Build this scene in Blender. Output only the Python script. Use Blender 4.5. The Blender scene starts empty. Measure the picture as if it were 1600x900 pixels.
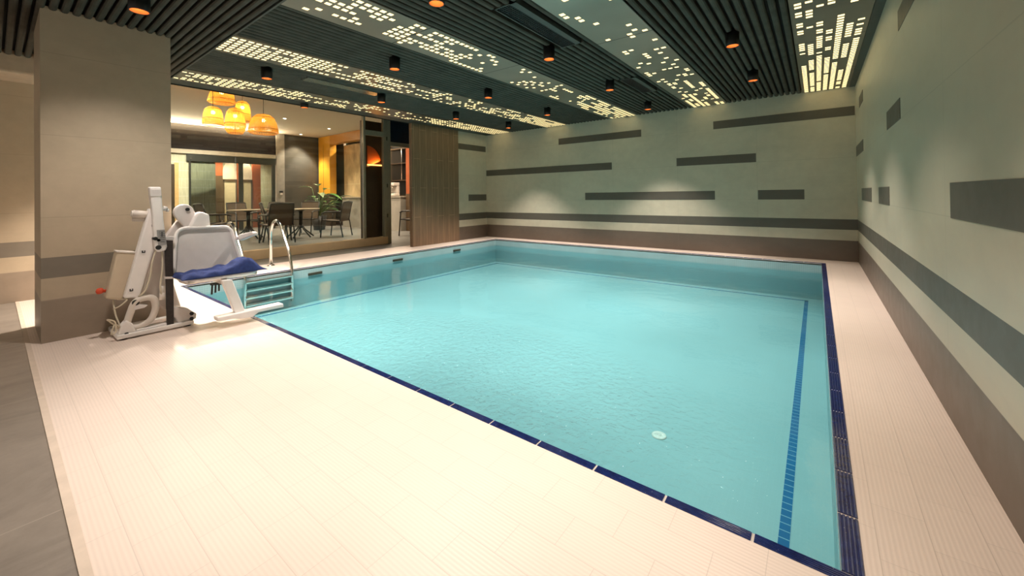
import bpy, bmesh, math, random
from mathutils import Vector, Matrix
random.seed(7)
U = 0.82                      # design unit in metres
sc = bpy.context.scene
COL = sc.collection
PI = math.pi
R = math.radians

# ------------------------------------------------------------------ mesh helpers
class MB:
    """collects shapes (in design units) and links them as ONE mesh object"""
    def __init__(s):
        s.bm = bmesh.new(); s.mi = 0
    def _face(s, vs):
        try:
            f = s.bm.faces.new(vs); f.material_index = s.mi; return f
        except ValueError:
            return None
    def box(s, x0, x1, y0, y1, z0, z1, M=None):
        P = [(x0,y0,z0),(x1,y0,z0),(x1,y1,z0),(x0,y1,z0),(x0,y0,z1),(x1,y0,z1),(x1,y1,z1),(x0,y1,z1)]
        v = [s.bm.verts.new(M @ Vector(p) if M else Vector(p)) for p in P]
        for f in ((3,2,1,0),(4,5,6,7),(0,1,5,4),(1,2,6,5),(2,3,7,6),(3,0,4,7)):
            s._face([v[i] for i in f])
        return s
    def bar(s, a, b, w, d, up=(0,0,1)):
        """rectangular bar from a to b, w across, d along 'up'"""
        a = Vector(a); b = Vector(b); t = (b-a).normalized(); u = Vector(up)
        if abs(t.dot(u)) > .98: u = Vector((0,1,0)) if abs(t.y) < .9 else Vector((1,0,0))
        n = t.cross(u).normalized(); u = n.cross(t).normalized()
        r = []
        for p in (a, b):
            r.append([s.bm.verts.new(p + n*sx*w/2 + u*sy*d/2) for sx, sy in ((-1,-1),(1,-1),(1,1),(-1,1))])
        s._face(r[0][::-1]); s._face(r[1])
        for i in range(4):
            j = (i+1) % 4; s._face([r[0][i], r[0][j], r[1][j], r[1][i]])
        return s
    def tube(s, pts, r, n=10, closed=False, rs=None):
        pts = [Vector(p) for p in pts]; N = len(pts); rings = []
        prev = None
        for i, p in enumerate(pts):
            if closed: t = pts[(i+1) % N] - pts[i-1]
            else: t = pts[min(i+1, N-1)] - pts[max(i-1, 0)]
            t.normalize()
            if prev is None:
                ref = Vector((0,0,1)) if abs(t.z) < .9 else Vector((1,0,0))
                a = t.cross(ref).normalized()
            else:
                a = (prev - t*prev.dot(t)).normalized()
            prev = a; b = t.cross(a)
            rr = rs[i] if rs else r
            rings.append([s.bm.verts.new(p + (a*math.cos(2*PI*k/n) + b*math.sin(2*PI*k/n))*rr) for k in range(n)])
        for i in range(N if closed else N-1):
            A = rings[i]; B = rings[(i+1) % N]
            for k in range(n):
                f = s._face([A[k], A[(k+1) % n], B[(k+1) % n], B[k]])
                if f: f.smooth = True
        if not closed:
            s._face(rings[0][::-1]); s._face(rings[-1])
        return s
    def cyl(s, a, b, r, n=24, r2=None):
        a = Vector(a); b = Vector(b); t = (b-a).normalized()
        ref = Vector((0,0,1)) if abs(t.z) < .9 else Vector((1,0,0))
        u = t.cross(ref).normalized(); w = t.cross(u)
        rr = (r, r if r2 is None else r2); rings = []
        for p, q in ((a, rr[0]), (b, rr[1])):
            rings.append([s.bm.verts.new(p + (u*math.cos(2*PI*k/n) + w*math.sin(2*PI*k/n))*q) for k in range(n)])
        s._face(rings[0][::-1]); s._face(rings[1])
        for k in range(n):
            f = s._face([rings[0][k], rings[0][(k+1) % n], rings[1][(k+1) % n], rings[1][k]])
            if f: f.smooth = True
        return s
    def lathe(s, prof, c=(0,0,0), n=32, cap=False):
        c = Vector(c); rings = []
        for r, z in prof:
            rings.append([s.bm.verts.new(c + Vector((r*math.cos(2*PI*k/n), r*math.sin(2*PI*k/n), z))) for k in range(n)])
        for i in range(len(prof)-1):
            for k in range(n):
                f = s._face([rings[i][k], rings[i][(k+1) % n], rings[i+1][(k+1) % n], rings[i+1][k]])
                if f: f.smooth = True
        if cap:
            s._face(rings[0][::-1]); s._face(rings[-1])
        return s
    def prism(s, poly, axis, a, b):
        """poly: 2-D outline; axis 'X': (y,z) outline extruded in x from a to b; 'Y': (x,z); 'Z': (x,y)"""
        def P(p, d):
            if axis == 'X': return Vector((d, p[0], p[1]))
            if axis == 'Y': return Vector((p[0], d, p[1]))
            return Vector((p[0], p[1], d))
        A = [s.bm.verts.new(P(p, a)) for p in poly]; B = [s.bm.verts.new(P(p, b)) for p in poly]
        s._face(A[::-1]); s._face(B); n = len(poly)
        for i in range(n): s._face([A[i], A[(i+1) % n], B[(i+1) % n], B[i]])
        return s
    def quad(s, a, b, c, d):
        s._face([s.bm.verts.new(Vector(p)) for p in (a, b, c, d)]); return s
    def build(s, name, mat, parent=None, bevel=0, seg=2, subsurf=0, smooth=False, origin=None):
        if origin is not None:
            bmesh.ops.translate(s.bm, vec=-Vector(origin), verts=s.bm.verts)
        bmesh.ops.scale(s.bm, vec=(U, U, U), verts=s.bm.verts)
        bmesh.ops.recalc_face_normals(s.bm, faces=s.bm.faces)
        if smooth:
            for f in s.bm.faces: f.smooth = True
        me = bpy.data.meshes.new(name); s.bm.to_mesh(me); s.bm.free()
        for m in (mat if isinstance(mat, (list, tuple)) else [mat]): me.materials.append(m)
        o = bpy.data.objects.new(name, me); COL.objects.link(o)
        if origin is not None: o.location = Vector(origin)*U
        if parent: o.parent = parent
        if bevel:
            b = o.modifiers.new('bevel', 'BEVEL'); b.width = bevel*U; b.segments = seg
            b.limit_method = 'ANGLE'; b.angle_limit = R(40)
        if subsurf:
            q = o.modifiers.new('sub', 'SUBSURF'); q.levels = q.render_levels = subsurf
        return o

def tag(o, label=None, cat=None, group=None, kind=None):
    if label: o['label'] = label
    if cat: o['category'] = cat
    if group: o['group'] = group
    if kind: o['kind'] = kind
    return o
def empty(name, loc, label, cat, group=None, rz=0):
    o = bpy.data.objects.new(name, None); COL.objects.link(o)
    o.empty_display_size = .05; o.location = Vector(loc)*U; o.rotation_euler = (0, 0, rz)
    return tag(o, label, cat, group)
def copy_tree(o, parent=None):
    c = o.copy(); COL.objects.link(c); c.parent = parent
    for ch in list(o.children): copy_tree(ch, c)
    return c
def arc(cx, cy, r, a0, a1, n):
    return [(cx + r*math.cos(R(a0+(a1-a0)*i/n)), cy + r*math.sin(R(a0+(a1-a0)*i/n))) for i in range(n+1)]
def rounded(pts, r, n=4):
    """round the corners of a 3-D polyline"""
    pts = [Vector(p) for p in pts]; out = [pts[0]]
    for i in range(1, len(pts)-1):
        p = pts[i]; a = (pts[i-1]-p); b = (pts[i+1]-p)
        rr = min(r, a.length*.48, b.length*.48)
        A = p + a.normalized()*rr; B = p + b.normalized()*rr
        for k in range(n+1):
            t = k/n; out.append(A*(1-t)**2 + p*2*t*(1-t) + B*t*t)
    out.append(pts[-1]); return out

# ------------------------------------------------------------------ materials
class NT:
    def __init__(s, name):
        s.m = bpy.data.materials.new(name); s.m.use_nodes = True
        s.t = s.m.node_tree; s.n = s.t.nodes; s.n.clear()
        s.out = s.n.new('ShaderNodeOutputMaterial')
    def node(s, typ, **kw):
        nd = s.n.new(typ)
        for k, v in kw.items():
            if k.startswith('i_'):
                nd.inputs[k[2:].replace('_', ' ')].default_value = v
            else: setattr(nd, k, v)
        return nd
    def link(s, a, b): s.t.links.new(a, b)
    def pos(s): return s.node('ShaderNodeNewGeometry').outputs['Position']
    def bsdf(s, rough=.5, metal=0, spec=.5):
        b = s.node('ShaderNodeBsdfPrincipled'); b.inputs['Roughness'].default_value = rough
        b.inputs['Metallic'].default_value = metal; b.inputs['Specular IOR Level'].default_value = spec
        s.link(b.outputs[0], s.out.inputs[0]); return b
    def mapping(s, vec, scale=(1,1,1), loc=(0,0,0), rot=(0,0,0)):
        mp = s.node('ShaderNodeMapping'); mp.inputs['Scale'].default_value = scale
        mp.inputs['Location'].default_value = loc; mp.inputs['Rotation'].default_value = rot
        s.link(vec, mp.inputs[0]); return mp.outputs[0]
    def noise(s, vec, scale, detail=4, rough=.55, dist=0):
        n = s.node('ShaderNodeTexNoise'); n.inputs['Scale'].default_value = scale
        n.inputs['Detail'].default_value = detail; n.inputs['Roughness'].default_value = rough
        n.inputs['Distortion'].default_value = dist
        s.link(vec, n.inputs['Vector']); return n.outputs['Fac']
    def ramp(s, fac, stops):
        r = s.node('ShaderNodeValToRGB'); e = r.color_ramp.elements
        e[0].position, e[0].color = stops[0][0], (*stops[0][1], 1)
        e[1].position, e[1].color = stops[-1][0], (*stops[-1][1], 1)
        for p, c in stops[1:-1]:
            q = e.new(p); q.color = (*c, 1)
        s.link(fac, r.inputs[0]); return r.outputs[0]
    def mix(s, fac, a, b, mode='MIX'):
        m = s.node('ShaderNodeMix', data_type='RGBA', blend_type=mode)
        for i, v in ((0, fac), (6, a), (7, b)):
            if hasattr(v, 'is_linked'): s.link(v, m.inputs[i])
            elif isinstance(v, (int, float)): m.inputs[i].default_value = v
            else: m.inputs[i].default_value = (*v, 1)
        return m.outputs[2]
    def math(s, op, a, b=0.0, c=None):
        m = s.node('ShaderNodeMath', operation=op)
        for i, v in enumerate((a, b, c)):
            if v is None: continue
            if hasattr(v, 'is_linked'): s.link(v, m.inputs[i])
            else: m.inputs[i].default_value = v
        return m.outputs[0]
    def bump(s, h, strength, dist, b, normal=None):
        n = s.node('ShaderNodeBump'); n.inputs['Strength'].default_value = strength
        n.inputs['Distance'].default_value = dist; s.link(h, n.inputs['Height'])
        if normal: s.link(normal, n.inputs['Normal'])
        if b is not None: s.link(n.outputs[0], b.inputs['Normal'])
        return n.outputs[0]
def v3(c, k): return tuple(min(1, x*k) for x in c)

def plain(name, col, rough=.5, metal=0, var=.08, scale=12, bump=0, spec=.5):
    t = NT(name); b = t.bsdf(rough, metal, spec); p = t.pos()
    f = t.noise(p, scale)
    c = t.ramp(f, [(.3, v3(col, 1-var)), (.7, v3(col, 1+var))]); t.link(c, b.inputs['Base Color'])
    if bump: t.bump(t.noise(p, scale*6), bump, .01, b)
    return t.m
def emit(name, col, strength):
    t = NT(name); e = t.node('ShaderNodeEmission'); e.inputs[0].default_value = (*col, 1)
    e.inputs[1].default_value = strength; t.link(e.outputs[0], t.out.inputs[0]); return t.m

def wallvec(t, ou=0, ov=0):
    """(x+y, z) of the world position, in design units: a plan for any axis-aligned wall"""
    s = t.node('ShaderNodeSeparateXYZ'); t.link(t.pos(), s.inputs[0])
    u = t.math('MULTIPLY_ADD', t.math('ADD', s.outputs[0], s.outputs[1]), 1/U, ou)
    v = t.math('MULTIPLY_ADD', s.outputs[2], 1/U, ov)
    c = t.node('ShaderNodeCombineXYZ'); t.link(u, c.inputs[0]); t.link(v, c.inputs[1]); return c.outputs[0]

def stone_wall(name, col, var=.1, rough=.38, joint=.75):
    t = NT(name); b = t.bsdf(rough); p = t.pos()
    n1 = t.noise(t.mapping(p, (1, 1, 2.2)), 1.3, 6, .6, .8); n2 = t.noise(p, 9, 5, .6)
    c = t.ramp(n1, [(.25, v3(col, 1-var)), (.5, col), (.78, v3(col, 1+var))])
    c = t.mix(.16, c, t.ramp(n2, [(.35, v3(col, .75)), (.65, v3(col, 1.2))]))
    br = t.node('ShaderNodeTexBrick', offset=0.0); t.link(wallvec(t, .93+15-9.176, .365), br.inputs['Vector'])
    br.inputs['Scale'].default_value = 1; br.inputs['Brick Width'].default_value = 1.5
    br.inputs['Row Height'].default_value = .735; br.inputs['Mortar Size'].default_value = .004
    br.inputs['Mortar Smooth'].default_value = .2
    c = t.mix(t.math('MULTIPLY', br.outputs['Fac'], .5), c, v3(col, joint))
    t.link(c, b.inputs['Base Color'])
    r = t.math('MULTIPLY_ADD', n2, .2, rough-.1); t.link(r, b.inputs['Roughness'])
    t.bump(n2, .06, .01, b)
    return t.m

def deck_mat(name, along):
    """cream pool tiles with fine ribs; along = axis (0 x, 1 y) the ribs run"""
    col = (.80, .665, .575)
    t = NT(name); b = t.bsdf(.42); p = t.pos()
    s = t.node('ShaderNodeSeparateXYZ'); t.link(p, s.inputs[0])
    cross = s.outputs[1 if along == 0 else 0]; lon = s.outputs[along]
    cb = t.node('ShaderNodeCombineXYZ'); t.link(lon, cb.inputs[0]); t.link(cross, cb.inputs[1])
    br = t.node('ShaderNodeTexBrick', offset=.5); t.link(cb.outputs[0], br.inputs['Vector'])
    for k, v in (('Scale', 1), ('Brick Width', .25), ('Row Height', .125), ('Mortar Size', .0012), ('Mortar Smooth', .3)):
        br.inputs[k].default_value = v
    br.inputs['Color1'].default_value = (*v3(col, .985), 1); br.inputs['Color2'].default_value = (*v3(col, 1.015), 1)
    br.inputs['Mortar'].default_value = (*v3(col, .78), 1)
    n = t.noise(p, 2.2, 5); c = t.mix(.25, br.outputs['Color'], t.ramp(n, [(.3, v3(col, .88)), (.7, v3(col, 1.06))]))
    st = t.noise(t.mapping(p, (3, 3, 1)), 7, 6, .7)
    c = t.mix(t.math('MULTIPLY', t.ramp(st, [(.62, (0,0,0)), (.75, (1,1,1))]), .08), c, (.45, .33, .24))
    rib = t.math('SINE', t.math('MULTIPLY', cross, 2*PI/.0125))
    rb = t.math('MULTIPLY_ADD', rib, .5, .5)
    c = t.mix(t.math('MULTIPLY', rb, .14), c, v3(col, .55))
    t.link(c, b.inputs['Base Color'])
    h = t.math('SUBTRACT', t.math('MULTIPLY', rb, -.35), br.outputs['Fac'])
    t.bump(h, .35, .003, b)
    return t.m

def slate_floor(name, col):
    t = NT(name); b = t.bsdf(.33); p = t.pos()
    n1 = t.noise(t.mapping(p, (1, .35, 1), rot=(0, 0, .5)), 3.2, 8, .65, 1.5)
    n2 = t.noise(p, 14, 6, .7)
    c = t.ramp(n1, [(.28, v3(col, .62)), (.5, col), (.62, v3(col, 1.12)), (.8, v3(col, 1.4))])
    c = t.mix(.2, c, t.ramp(n2, [(.3, v3(col, .6)), (.7, v3(col, 1.35))]))
    br = t.node('ShaderNodeTexBrick', offset=.0); t.link(t.mapping(p, (1,1,1), (2.016, .16, 0)), br.inputs['Vector'])
    for k, v in (('Scale', 1), ('Brick Width', 1.265), ('Row Height', 1.265), ('Mortar Size', .003)): br.inputs[k].default_value = v
    c = t.mix(t.math('MULTIPLY', br.outputs['Fac'], .7), c, v3(col, 1.5))
    t.link(c, b.inputs['Base Color']); t.bump(n1, .15, .01, b)
    return t.m

def mosaic(name, col, tile=.025, jcol=(.7,.8,.8), var=.06, rough=.2, jm=.35):
    t = NT(name); b = t.bsdf(rough); p = t.pos()
    s = t.node('ShaderNodeSeparateXYZ'); t.link(p, s.inputs[0])
    # sum of three joint combs works on floor and walls alike
    J = None
    nrm = t.node('ShaderNodeNewGeometry').outputs['Normal']; sn = t.node('ShaderNodeSeparateXYZ'); t.link(nrm, sn.inputs[0])
    for i in range(3):
        fr = t.math('FRACT', t.math('MULTIPLY_ADD', s.outputs[i], 1/tile, .37))
        j = t.math('LESS_THAN', fr, .09)
        j = t.math('MULTIPLY', j, t.math('LESS_THAN', t.math('ABSOLUTE', sn.outputs[i]), .5))
        J = j if J is None else t.math('MAXIMUM', J, j)
    n = t.noise(p, 3, 4); c = t.ramp(n, [(.3, v3(col, 1-var)), (.7, v3(col, 1+var))])
    c = t.mix(t.math('MULTIPLY', J, jm), c, jcol)
    t.link(c, b.inputs['Base Color']); return t.m

def coping_mat(name):
    t = NT(name); b = t.bsdf(.12, 0, .7); p = t.pos()
    n = t.noise(p, 25, 5, .7)
    c = t.ramp(n, [(.3, (.006, .012, .075)), (.6, (.010, .026, .135)), (.8, (.03, .06, .2))])
    sp = t.noise(p, 130, 3, .6)
    c = t.mix(t.math('MULTIPLY', t.ramp(sp, [(.69, (0,0,0)), (.74, (1,1,1))]), .45), c, (.5, .52, .6))
    t.link(c, b.inputs['Base Color'])
    return t.m

def water_mat():
    t = NT('pool_water'); p = t.pos()
    # small calm ripples everywhere, livelier where the return jet stirs the surface
    d = t.node('ShaderNodeVectorMath', operation='DISTANCE'); t.link(t.mapping(p, (1, 1.9, 0)), d.inputs[0])
    d.inputs[1].default_value = (-2.35*U, 2.35*U*1.9, 0)
    k = t.ramp(t.math('MULTIPLY', d.outputs['Value'], 1/(2.2*U)), [(0, (1,1,1)), (.5, (.7,.7,.7)), (1.0, (.015,.015,.015))])
    n1 = t.noise(p, 24, 3, .55, .4); n2 = t.noise(p, 2.6, 2, .5, .2)
    h = t.math('ADD', t.math('MULTIPLY', t.math('MULTIPLY', n1, 1.9), k), t.math('MULTIPLY', n2, .22))
    nb = t.bump(h, .9, .03, None)
    fr = t.node('ShaderNodeFresnel'); fr.inputs[0].default_value = 1.33; t.link(nb, fr.inputs['Normal'])
    gl = t.node('ShaderNodeBsdfGlossy'); gl.inputs['Roughness'].default_value = .03; t.link(nb, gl.inputs['Normal'])
    tr = t.node('ShaderNodeBsdfTransparent'); tr.inputs[0].default_value = (.93, .995, 1.0, 1)
    mx = t.node('ShaderNodeMixShader'); t.link(t.math('MULTIPLY', fr.outputs[0], .75), mx.inputs[0]); t.link(tr.outputs[0], mx.inputs[1]); t.link(gl.outputs[0], mx.inputs[2])
    t.link(mx.outputs[0], t.out.inputs[0]); return t.m

def glass_mat(name, tint=(.93, .95, .93), refl=1.0, ior=1.5):
    t = NT(name)
    fr = t.node('ShaderNodeFresnel'); fr.inputs[0].default_value = ior
    gl = t.node('ShaderNodeBsdfGlossy'); gl.inputs['Roughness'].default_value = .01
    tr = t.node('ShaderNodeBsdfTransparent'); tr.inputs[0].default_value = (*tint, 1)
    mx = t.node('ShaderNodeMixShader'); t.link(t.math('MULTIPLY', fr.outputs[0], refl), mx.inputs[0])
    t.link(tr.outputs[0], mx.inputs[1]); t.link(gl.outputs[0], mx.inputs[2])
    t.link(mx.outputs[0], t.out.inputs[0]); return t.m

def wood_tile(name, col, w=.16, h=1.2):
    t = NT(name); b = t.bsdf(.4); p = t.pos()
    n = t.noise(t.mapping(p, (1, 16, .5)), 4, 6, .6, .4)
    c = t.ramp(n, [(.25, v3(col, .6)), (.5, col), (.75, v3(col, 1.35))])
    br = t.node('ShaderNodeTexBrick', offset=.5)
    s = t.node('ShaderNodeSeparateXYZ'); t.link(p, s.inputs[0])
    cb = t.node('ShaderNodeCombineXYZ'); t.link(s.outputs[2], cb.inputs[0]); t.link(t.math('ADD', s.outputs[1], s.outputs[0]), cb.inputs[1])
    t.link(cb.outputs[0], br.inputs['Vector'])
    for k, v in (('Scale', 1), ('Brick Width', h), ('Row Height', w), ('Mortar Size', .003)): br.inputs[k].default_value = v
    c = t.mix(t.math('MULTIPLY', br.outputs['Fac'], .8), c, v3(col, 2.4))
    t.link(c, b.inputs['Base Color']); return t.m

def rattan_mat(name, col):
    t = NT(name); p = t.node('ShaderNodeTexCoord').outputs['Object']
    s = t.node('ShaderNodeSeparateXYZ'); t.link(p, s.inputs[0])
    ang = t.math('ARCTAN2', s.outputs[1], s.outputs[0])
    a = t.math('GREATER_THAN', t.math('SINE', t.math('MULTIPLY', ang, 54)), .35)
    z = t.math('GREATER_THAN', t.math('SINE', t.math('MULTIPLY', s.outputs[2], 2*PI/.012)), .55)
    hole = t.math('MULTIPLY', a, t.math('SUBTRACT', 1.0, z))
    n = t.noise(p, 60, 4)
    c = t.ramp(n, [(.3, v3(col, .7)), (.7, v3(col, 1.2))])
    df = t.node('ShaderNodeBsdfDiffuse'); t.link(c, df.inputs[0])
    tl = t.node('ShaderNodeBsdfTranslucent'); t.link(c, tl.inputs[0])
    m1 = t.node('ShaderNodeMixShader'); m1.inputs[0].default_value = .6; t.link(df.outputs[0], m1.inputs[1]); t.link(tl.outputs[0], m1.inputs[2])
    tr = t.node('ShaderNodeBsdfTransparent')
    m2 = t.node('ShaderNodeMixShader'); t.link(t.math('MULTIPLY', hole, .8), m2.inputs[0])
    t.link(m1.outputs[0], m2.inputs[1]); t.link(tr.outputs[0], m2.inputs[2]); t.link(m2.outputs[0], t.out.inputs[0])
    return t.m

WALL = stone_wall('stone_wall_beige_grey', (.51, .455, .345))
BAND = stone_wall('stone_band_dark_grey', (.095, .082, .064), .12, .45, 1.25)
BASE = stone_wall('stone_base_brown', (.13, .098, .075), .14, .42, 1.25)
PILL = stone_wall('stone_pillar_beige', (.50, .405, .29))
PBAND = stone_wall('stone_pillar_band', (.21, .178, .14), .1, .4, 1.2)
PBASE = stone_wall('stone_pillar_base', (.31, .245, .185), .12, .4, 1.2)
DECKX = deck_mat('ribbed_cream_tile_x', 0); DECKY = deck_mat('ribbed_cream_tile_y', 1)
SLATE = slate_floor('grey_slate_tile', (.235, .20, .168))
DSLATE = slate_floor('dining_slate_tile', (.20, .19, .17))
AQUA = mosaic('aqua_pool_mosaic', (.18, .415, .45), .025, (.25, .52, .57), .03, .3, .12)
WLINE = mosaic('pale_waterline_mosaic', (.33, .46, .48), .025, (.60, .70, .70), .08, .15, .55)
STRIPE = mosaic('blue_stripe_mosaic', (.006, .115, .285), .05, (.20, .50, .58), .08, .2, .8)
COPE = coping_mat('cobalt_coping_tile'); GROUT = plain('pale_grout', (.62, .55, .48), .7)
WATER = water_mat()
GLASS = glass_mat('clear_glass', (.90, .92, .90), 1.0, 1.5)
DGLASS = glass_mat('dusky_glass', (.35, .36, .33), 1.0)
BGLASS = plain('dark_blue_glass', (.012, .022, .035), .06, 0, .1)
SLAT = plain('ribbed_dark_plank', (.062, .057, .044), .7, 0, .25, 6, 0, .25)
DARK = plain('ceiling_void_black', (.006, .007, .006), .9)
BORDER = plain('dark_border_plank', (.05, .056, .048), .5, 0, .1)
t_ = NT('brushed_dark_metal'); _b = t_.bsdf(.38, .8); _p = t_.pos()
_n = t_.noise(t_.mapping(_p, (1, .06, 1)), 90, 3); _c = t_.ramp(t_.noise(_p, .9, 3), [(.3, (.25, .235, .19)), (.7, (.40, .37, .31))])
t_.link(_c, _b.inputs['Base Color']); PANEL = t_.m
CELL = emit('warm_lit_diffuser', (1.0, .78, .36), 1.15)
LAMPBLK = plain('matt_black_metal', (.007, .007, .007), .45)
LAMPIN = plain('copper_reflector', (.48, .12, .022), .35, .3)
LAMPGLOW = emit('downlight_lens', (1.0, .82, .62), 24)
WOODP = wood_tile('brown_wood_look_tile', (.19, .118, .068))
OAKSILL = plain('tan_sill', (.68, .50, .29), .45, 0, .08, 4)
ALU = plain('bronze_grey_aluminium', (.30, .285, .20), .4, .3, .06)
STEEL = plain('polished_stainless_steel', (.80, .78, .74), .16, 1.0, .03)
WHITE = plain('white_powder_coat', (.88, .84, .81), .38, 0, .03)
OFFW = plain('off_white_plastic', (.72, .65, .58), .5, 0, .03)
GREYW = plain('warm_grey_plastic', (.70, .655, .63), .5, 0, .04)
PINKW = plain('pale_grey_cover', (.68, .60, .55), .5, 0, .04)
BEIGE = plain('beige_battery_plastic', (.62, .51, .37), .55, 0, .03)
STRAP = plain('dark_brown_strap', (.035, .026, .022), .7, 0, .2, 60)
BLACK = plain('black_plastic', (.012, .012, .012), .5)
RED = plain('orange_red_plastic', (.75, .085, .03), .4)
LABELM = plain('grey_sticker', (.34, .33, .32), .5); LABELD = plain('sticker_print', (.10, .10, .11), .5)
TOWEL = plain('navy_blue_terry', (.022, .042, .165), .95, 0, .2, 40, .6)
CORD = plain('cream_cord', (.68, .60, .46), .6)
BRONZE = plain('dark_bronze_fitting', (.06, .05, .03), .5, .3)

# ------------------------------------------------------------------ camera
cam = bpy.data.cameras.new('camera'); cam.lens = 14; cam.sensor_width = 36; cam.shift_y = -150/1600
cam.clip_start = .02
co = bpy.data.objects.new('camera', cam); COL.objects.link(co); sc.camera = co
yaw, pitch, roll = .6533, .0079, .0131
fwd = Vector((-math.sin(yaw)*math.cos(pitch), math.cos(yaw)*math.cos(pitch), math.sin(pitch)))
rgt = Vector((math.cos(yaw), math.sin(yaw), 0)); dwn = fwd.cross(rgt)
r1 = math.cos(roll)*rgt + math.sin(roll)*dwn; d1 = -math.sin(roll)*rgt + math.cos(roll)*dwn
m = Matrix((r1, -d1, -fwd)).transposed().to_4x4(); m.translation = Vector((0, 0, 1.25))*U
co.matrix_world = m

# ------------------------------------------------------------------ the room
XL, XR, YN, YB, XW, YW, H = -7.326, .1065, 1.65, 8.757, .559, 9.176, 3.077
XLW = -8.0                                    # stone wall on the pool's left side
def st(o): o['kind'] = 'structure'; return o
ROWS = (1.10, 1.84, 2.57); RH = (.185, .175, .165)

def banded(mb, plane, v, a, b, z1, side, bars=(), t=.2):
    """a stone wall with its two dark courses; plane 'X' or 'Y' at value v, running a..b; side = +1 / -1 where the body lies"""
    def slab(z0, z1_, mi, a_=a, b_=b, out=0.0):
        mb.mi = mi; lo, hi = sorted((v - side*out, v + side*t))
        if plane == 'X': mb.box(lo, hi, a_, b_, z0, z1_)
        else: mb.box(a_, b_, lo, hi, z0, z1_)
    slab(-.02, .37, 2); slab(.37, .56, 0); slab(.56, .745, 1); slab(.745, z1, 0)
    for row, p, q in bars:
        slab(ROWS[row], ROWS[row]+RH[row], 1, p, q, .004)
    mb.mi = 0
    return mb
BK = [(2,-5.44,-3.22),(1,XLW,-3.953),(2,-1.70,.548),(1,-2.445,-.943),(0,-4.68,-1.69),(0,-.922,-.184)]
st(banded(MB(), 'Y', YW, XLW-.2, XW, 3.2, 1, BK).build('wall_back', [WALL, BAND, BASE]))
RT = [(0,-.6,3.06),(0,5.29,6.11),(0,6.87,8.24),(1,7.87,YW-.01),(1,4.57,5.35),(2,2.9,4.58),(2,7.79,8.42)]
st(banded(MB(), 'X', XW, -2.6, YW+.2, 3.2, 1, RT).build('wall_right', [WALL, BAND, BASE]))
LB = [(2,7.93,9.15),(0,8.38,9.16)]
st(banded(MB(), 'X', XLW, 7.6, YW, 3.2, -1, LB, 1.3).build('wall_left', [WALL, BAND, BASE]))
# far wall seen left of the pillar, with its boxed-in duct above
mb = banded(MB(), 'X', -7.95, -2.6, .9, 3.2, -1)
st(mb.build('wall_side', [PILL, PBAND, PBASE]))
st(MB().box(-7.95, -7.42, -1.5, .46, 2.74, 3.2).build('trim_1', plain('beige_plaster', (.50, .40, .29), .7), bevel=.04, seg=3))
# pillar
mb = MB(); px0, px1, py0, py1 = -6.25, -5.41, .26, 1.152
for z0, z1, mi in ((-.02,.375,2),(.375,.567,0),(.567,.75,1),(.75,2.985,0)):
    mb.mi = mi; mb.box(px0, px1, py0, py1, z0, z1)
tag(mb.build('stone_pillar', [PILL, PBAND, PBASE]), 'square beige stone pillar with a dark grey band, beside the white pool lift', 'pillar', kind='structure')

# floors
mb = MB(); mb.box(-8.3, XW, .205, YN, -.35, 0); mb.box(XL, XW, YB, YW, -.35, 0)
st(mb.build('floor', DECKX))
mb = MB(); mb.box(XR, XW, YN, YB, -.35, 0); mb.box(-8.3, XL, YN, YW, -.35, 0)
st(mb.build('floor', DECKY))
st(MB().box(-8.3, XW, .175, .205, -.35, .002).build('trim_2', plain('deck_edge_tile', (.66, .54, .44), .5)))
mb = MB(); mb.box(-8.3, XW, -2.6, .175, -.35, -.004); st(mb.build('floor', SLATE))
mb = MB(); mb.box(-19, -8.3, -2.6, 13, -.35, -.002); st(mb.build('floor', DSLATE))

# ------------------------------------------------------------------ ceiling
Y1 = 1.53                       # far edge of the lower ceiling over the near deck
ZL = 2.955
st(MB().box(-8.03, XW, Y1-.3, YW, 3.135, 3.2).build('ceiling', DARK))
st(MB().box(-8.05, XW, -2.6, Y1-.01, ZL+.06, 3.1).build('ceiling', DARK))
def slat(mb, axis, c, a, b, w, zb, hgt=.055):
    h = w/2
    prof = [(c-h, zb+hgt), (c-h, zb+.014), (c-h*.62, zb+.003), (c, zb), (c+h*.62, zb+.003), (c+h, zb+.014), (c+h, zb+hgt)]
    mb.prism(prof, 'Y' if axis == 'Y' else 'X', a, b)
STR = {'A': (-7.71, -7.015), 'B': (-5.84, -5.153), 'C': (-3.987, -3.284), 'D': (-2.10, -1.431), 'E': (-.192, .474)}
fields = [(-7.015, -5.84), (-5.153, -3.987), (-3.284, -2.10), (-1.431, -.192)]
VENTS = [(-2.49, -2.23, 3.0, 4.32), (-2.49, -2.23, 6.13, 7.2)]
for i, (a, b) in enumerate(fields):
    mb = MB(); n = round((b-a)/.0905); p = (b-a)/n
    for k in range(n):
        c = a + p*(k+.5); cuts = []
        if i == 2: cuts = [(v[2], v[3]) for v in VENTS if v[0]-.02 < c < v[1]+.02]
        if i == 0 and -6.34 < c < -6.09: cuts = [(2.92, 4.22)]
        y = Y1-.25
        for q, r in sorted(cuts):
            slat(mb, 'Y', c, y, q, p*.66, H); y = r
        slat(mb, 'Y', c, y, YW, p*.66, H)
    st(mb.build('trim_%d' % (3+i), SLAT))
mb = MB(); n = 60; yb = Y1
for k in range(n):
    slat(mb, 'X', yb-.0725*(k+.5), -7.42, XW,   .0725*.70, ZL)
st(mb.build('trim_7', SLAT))
mb = MB(); mb.box(-8.03, -7.715, Y1-.3, YW, H, H+.06); mb.box(.478, XW, Y1-.3, YW, H-.006, H+.06)
mb.box(-8.05, XW, Y1-.004, Y1+.014, ZL-.004, 3.14)
st(mb.build('trim_8', BORDER))
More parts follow.
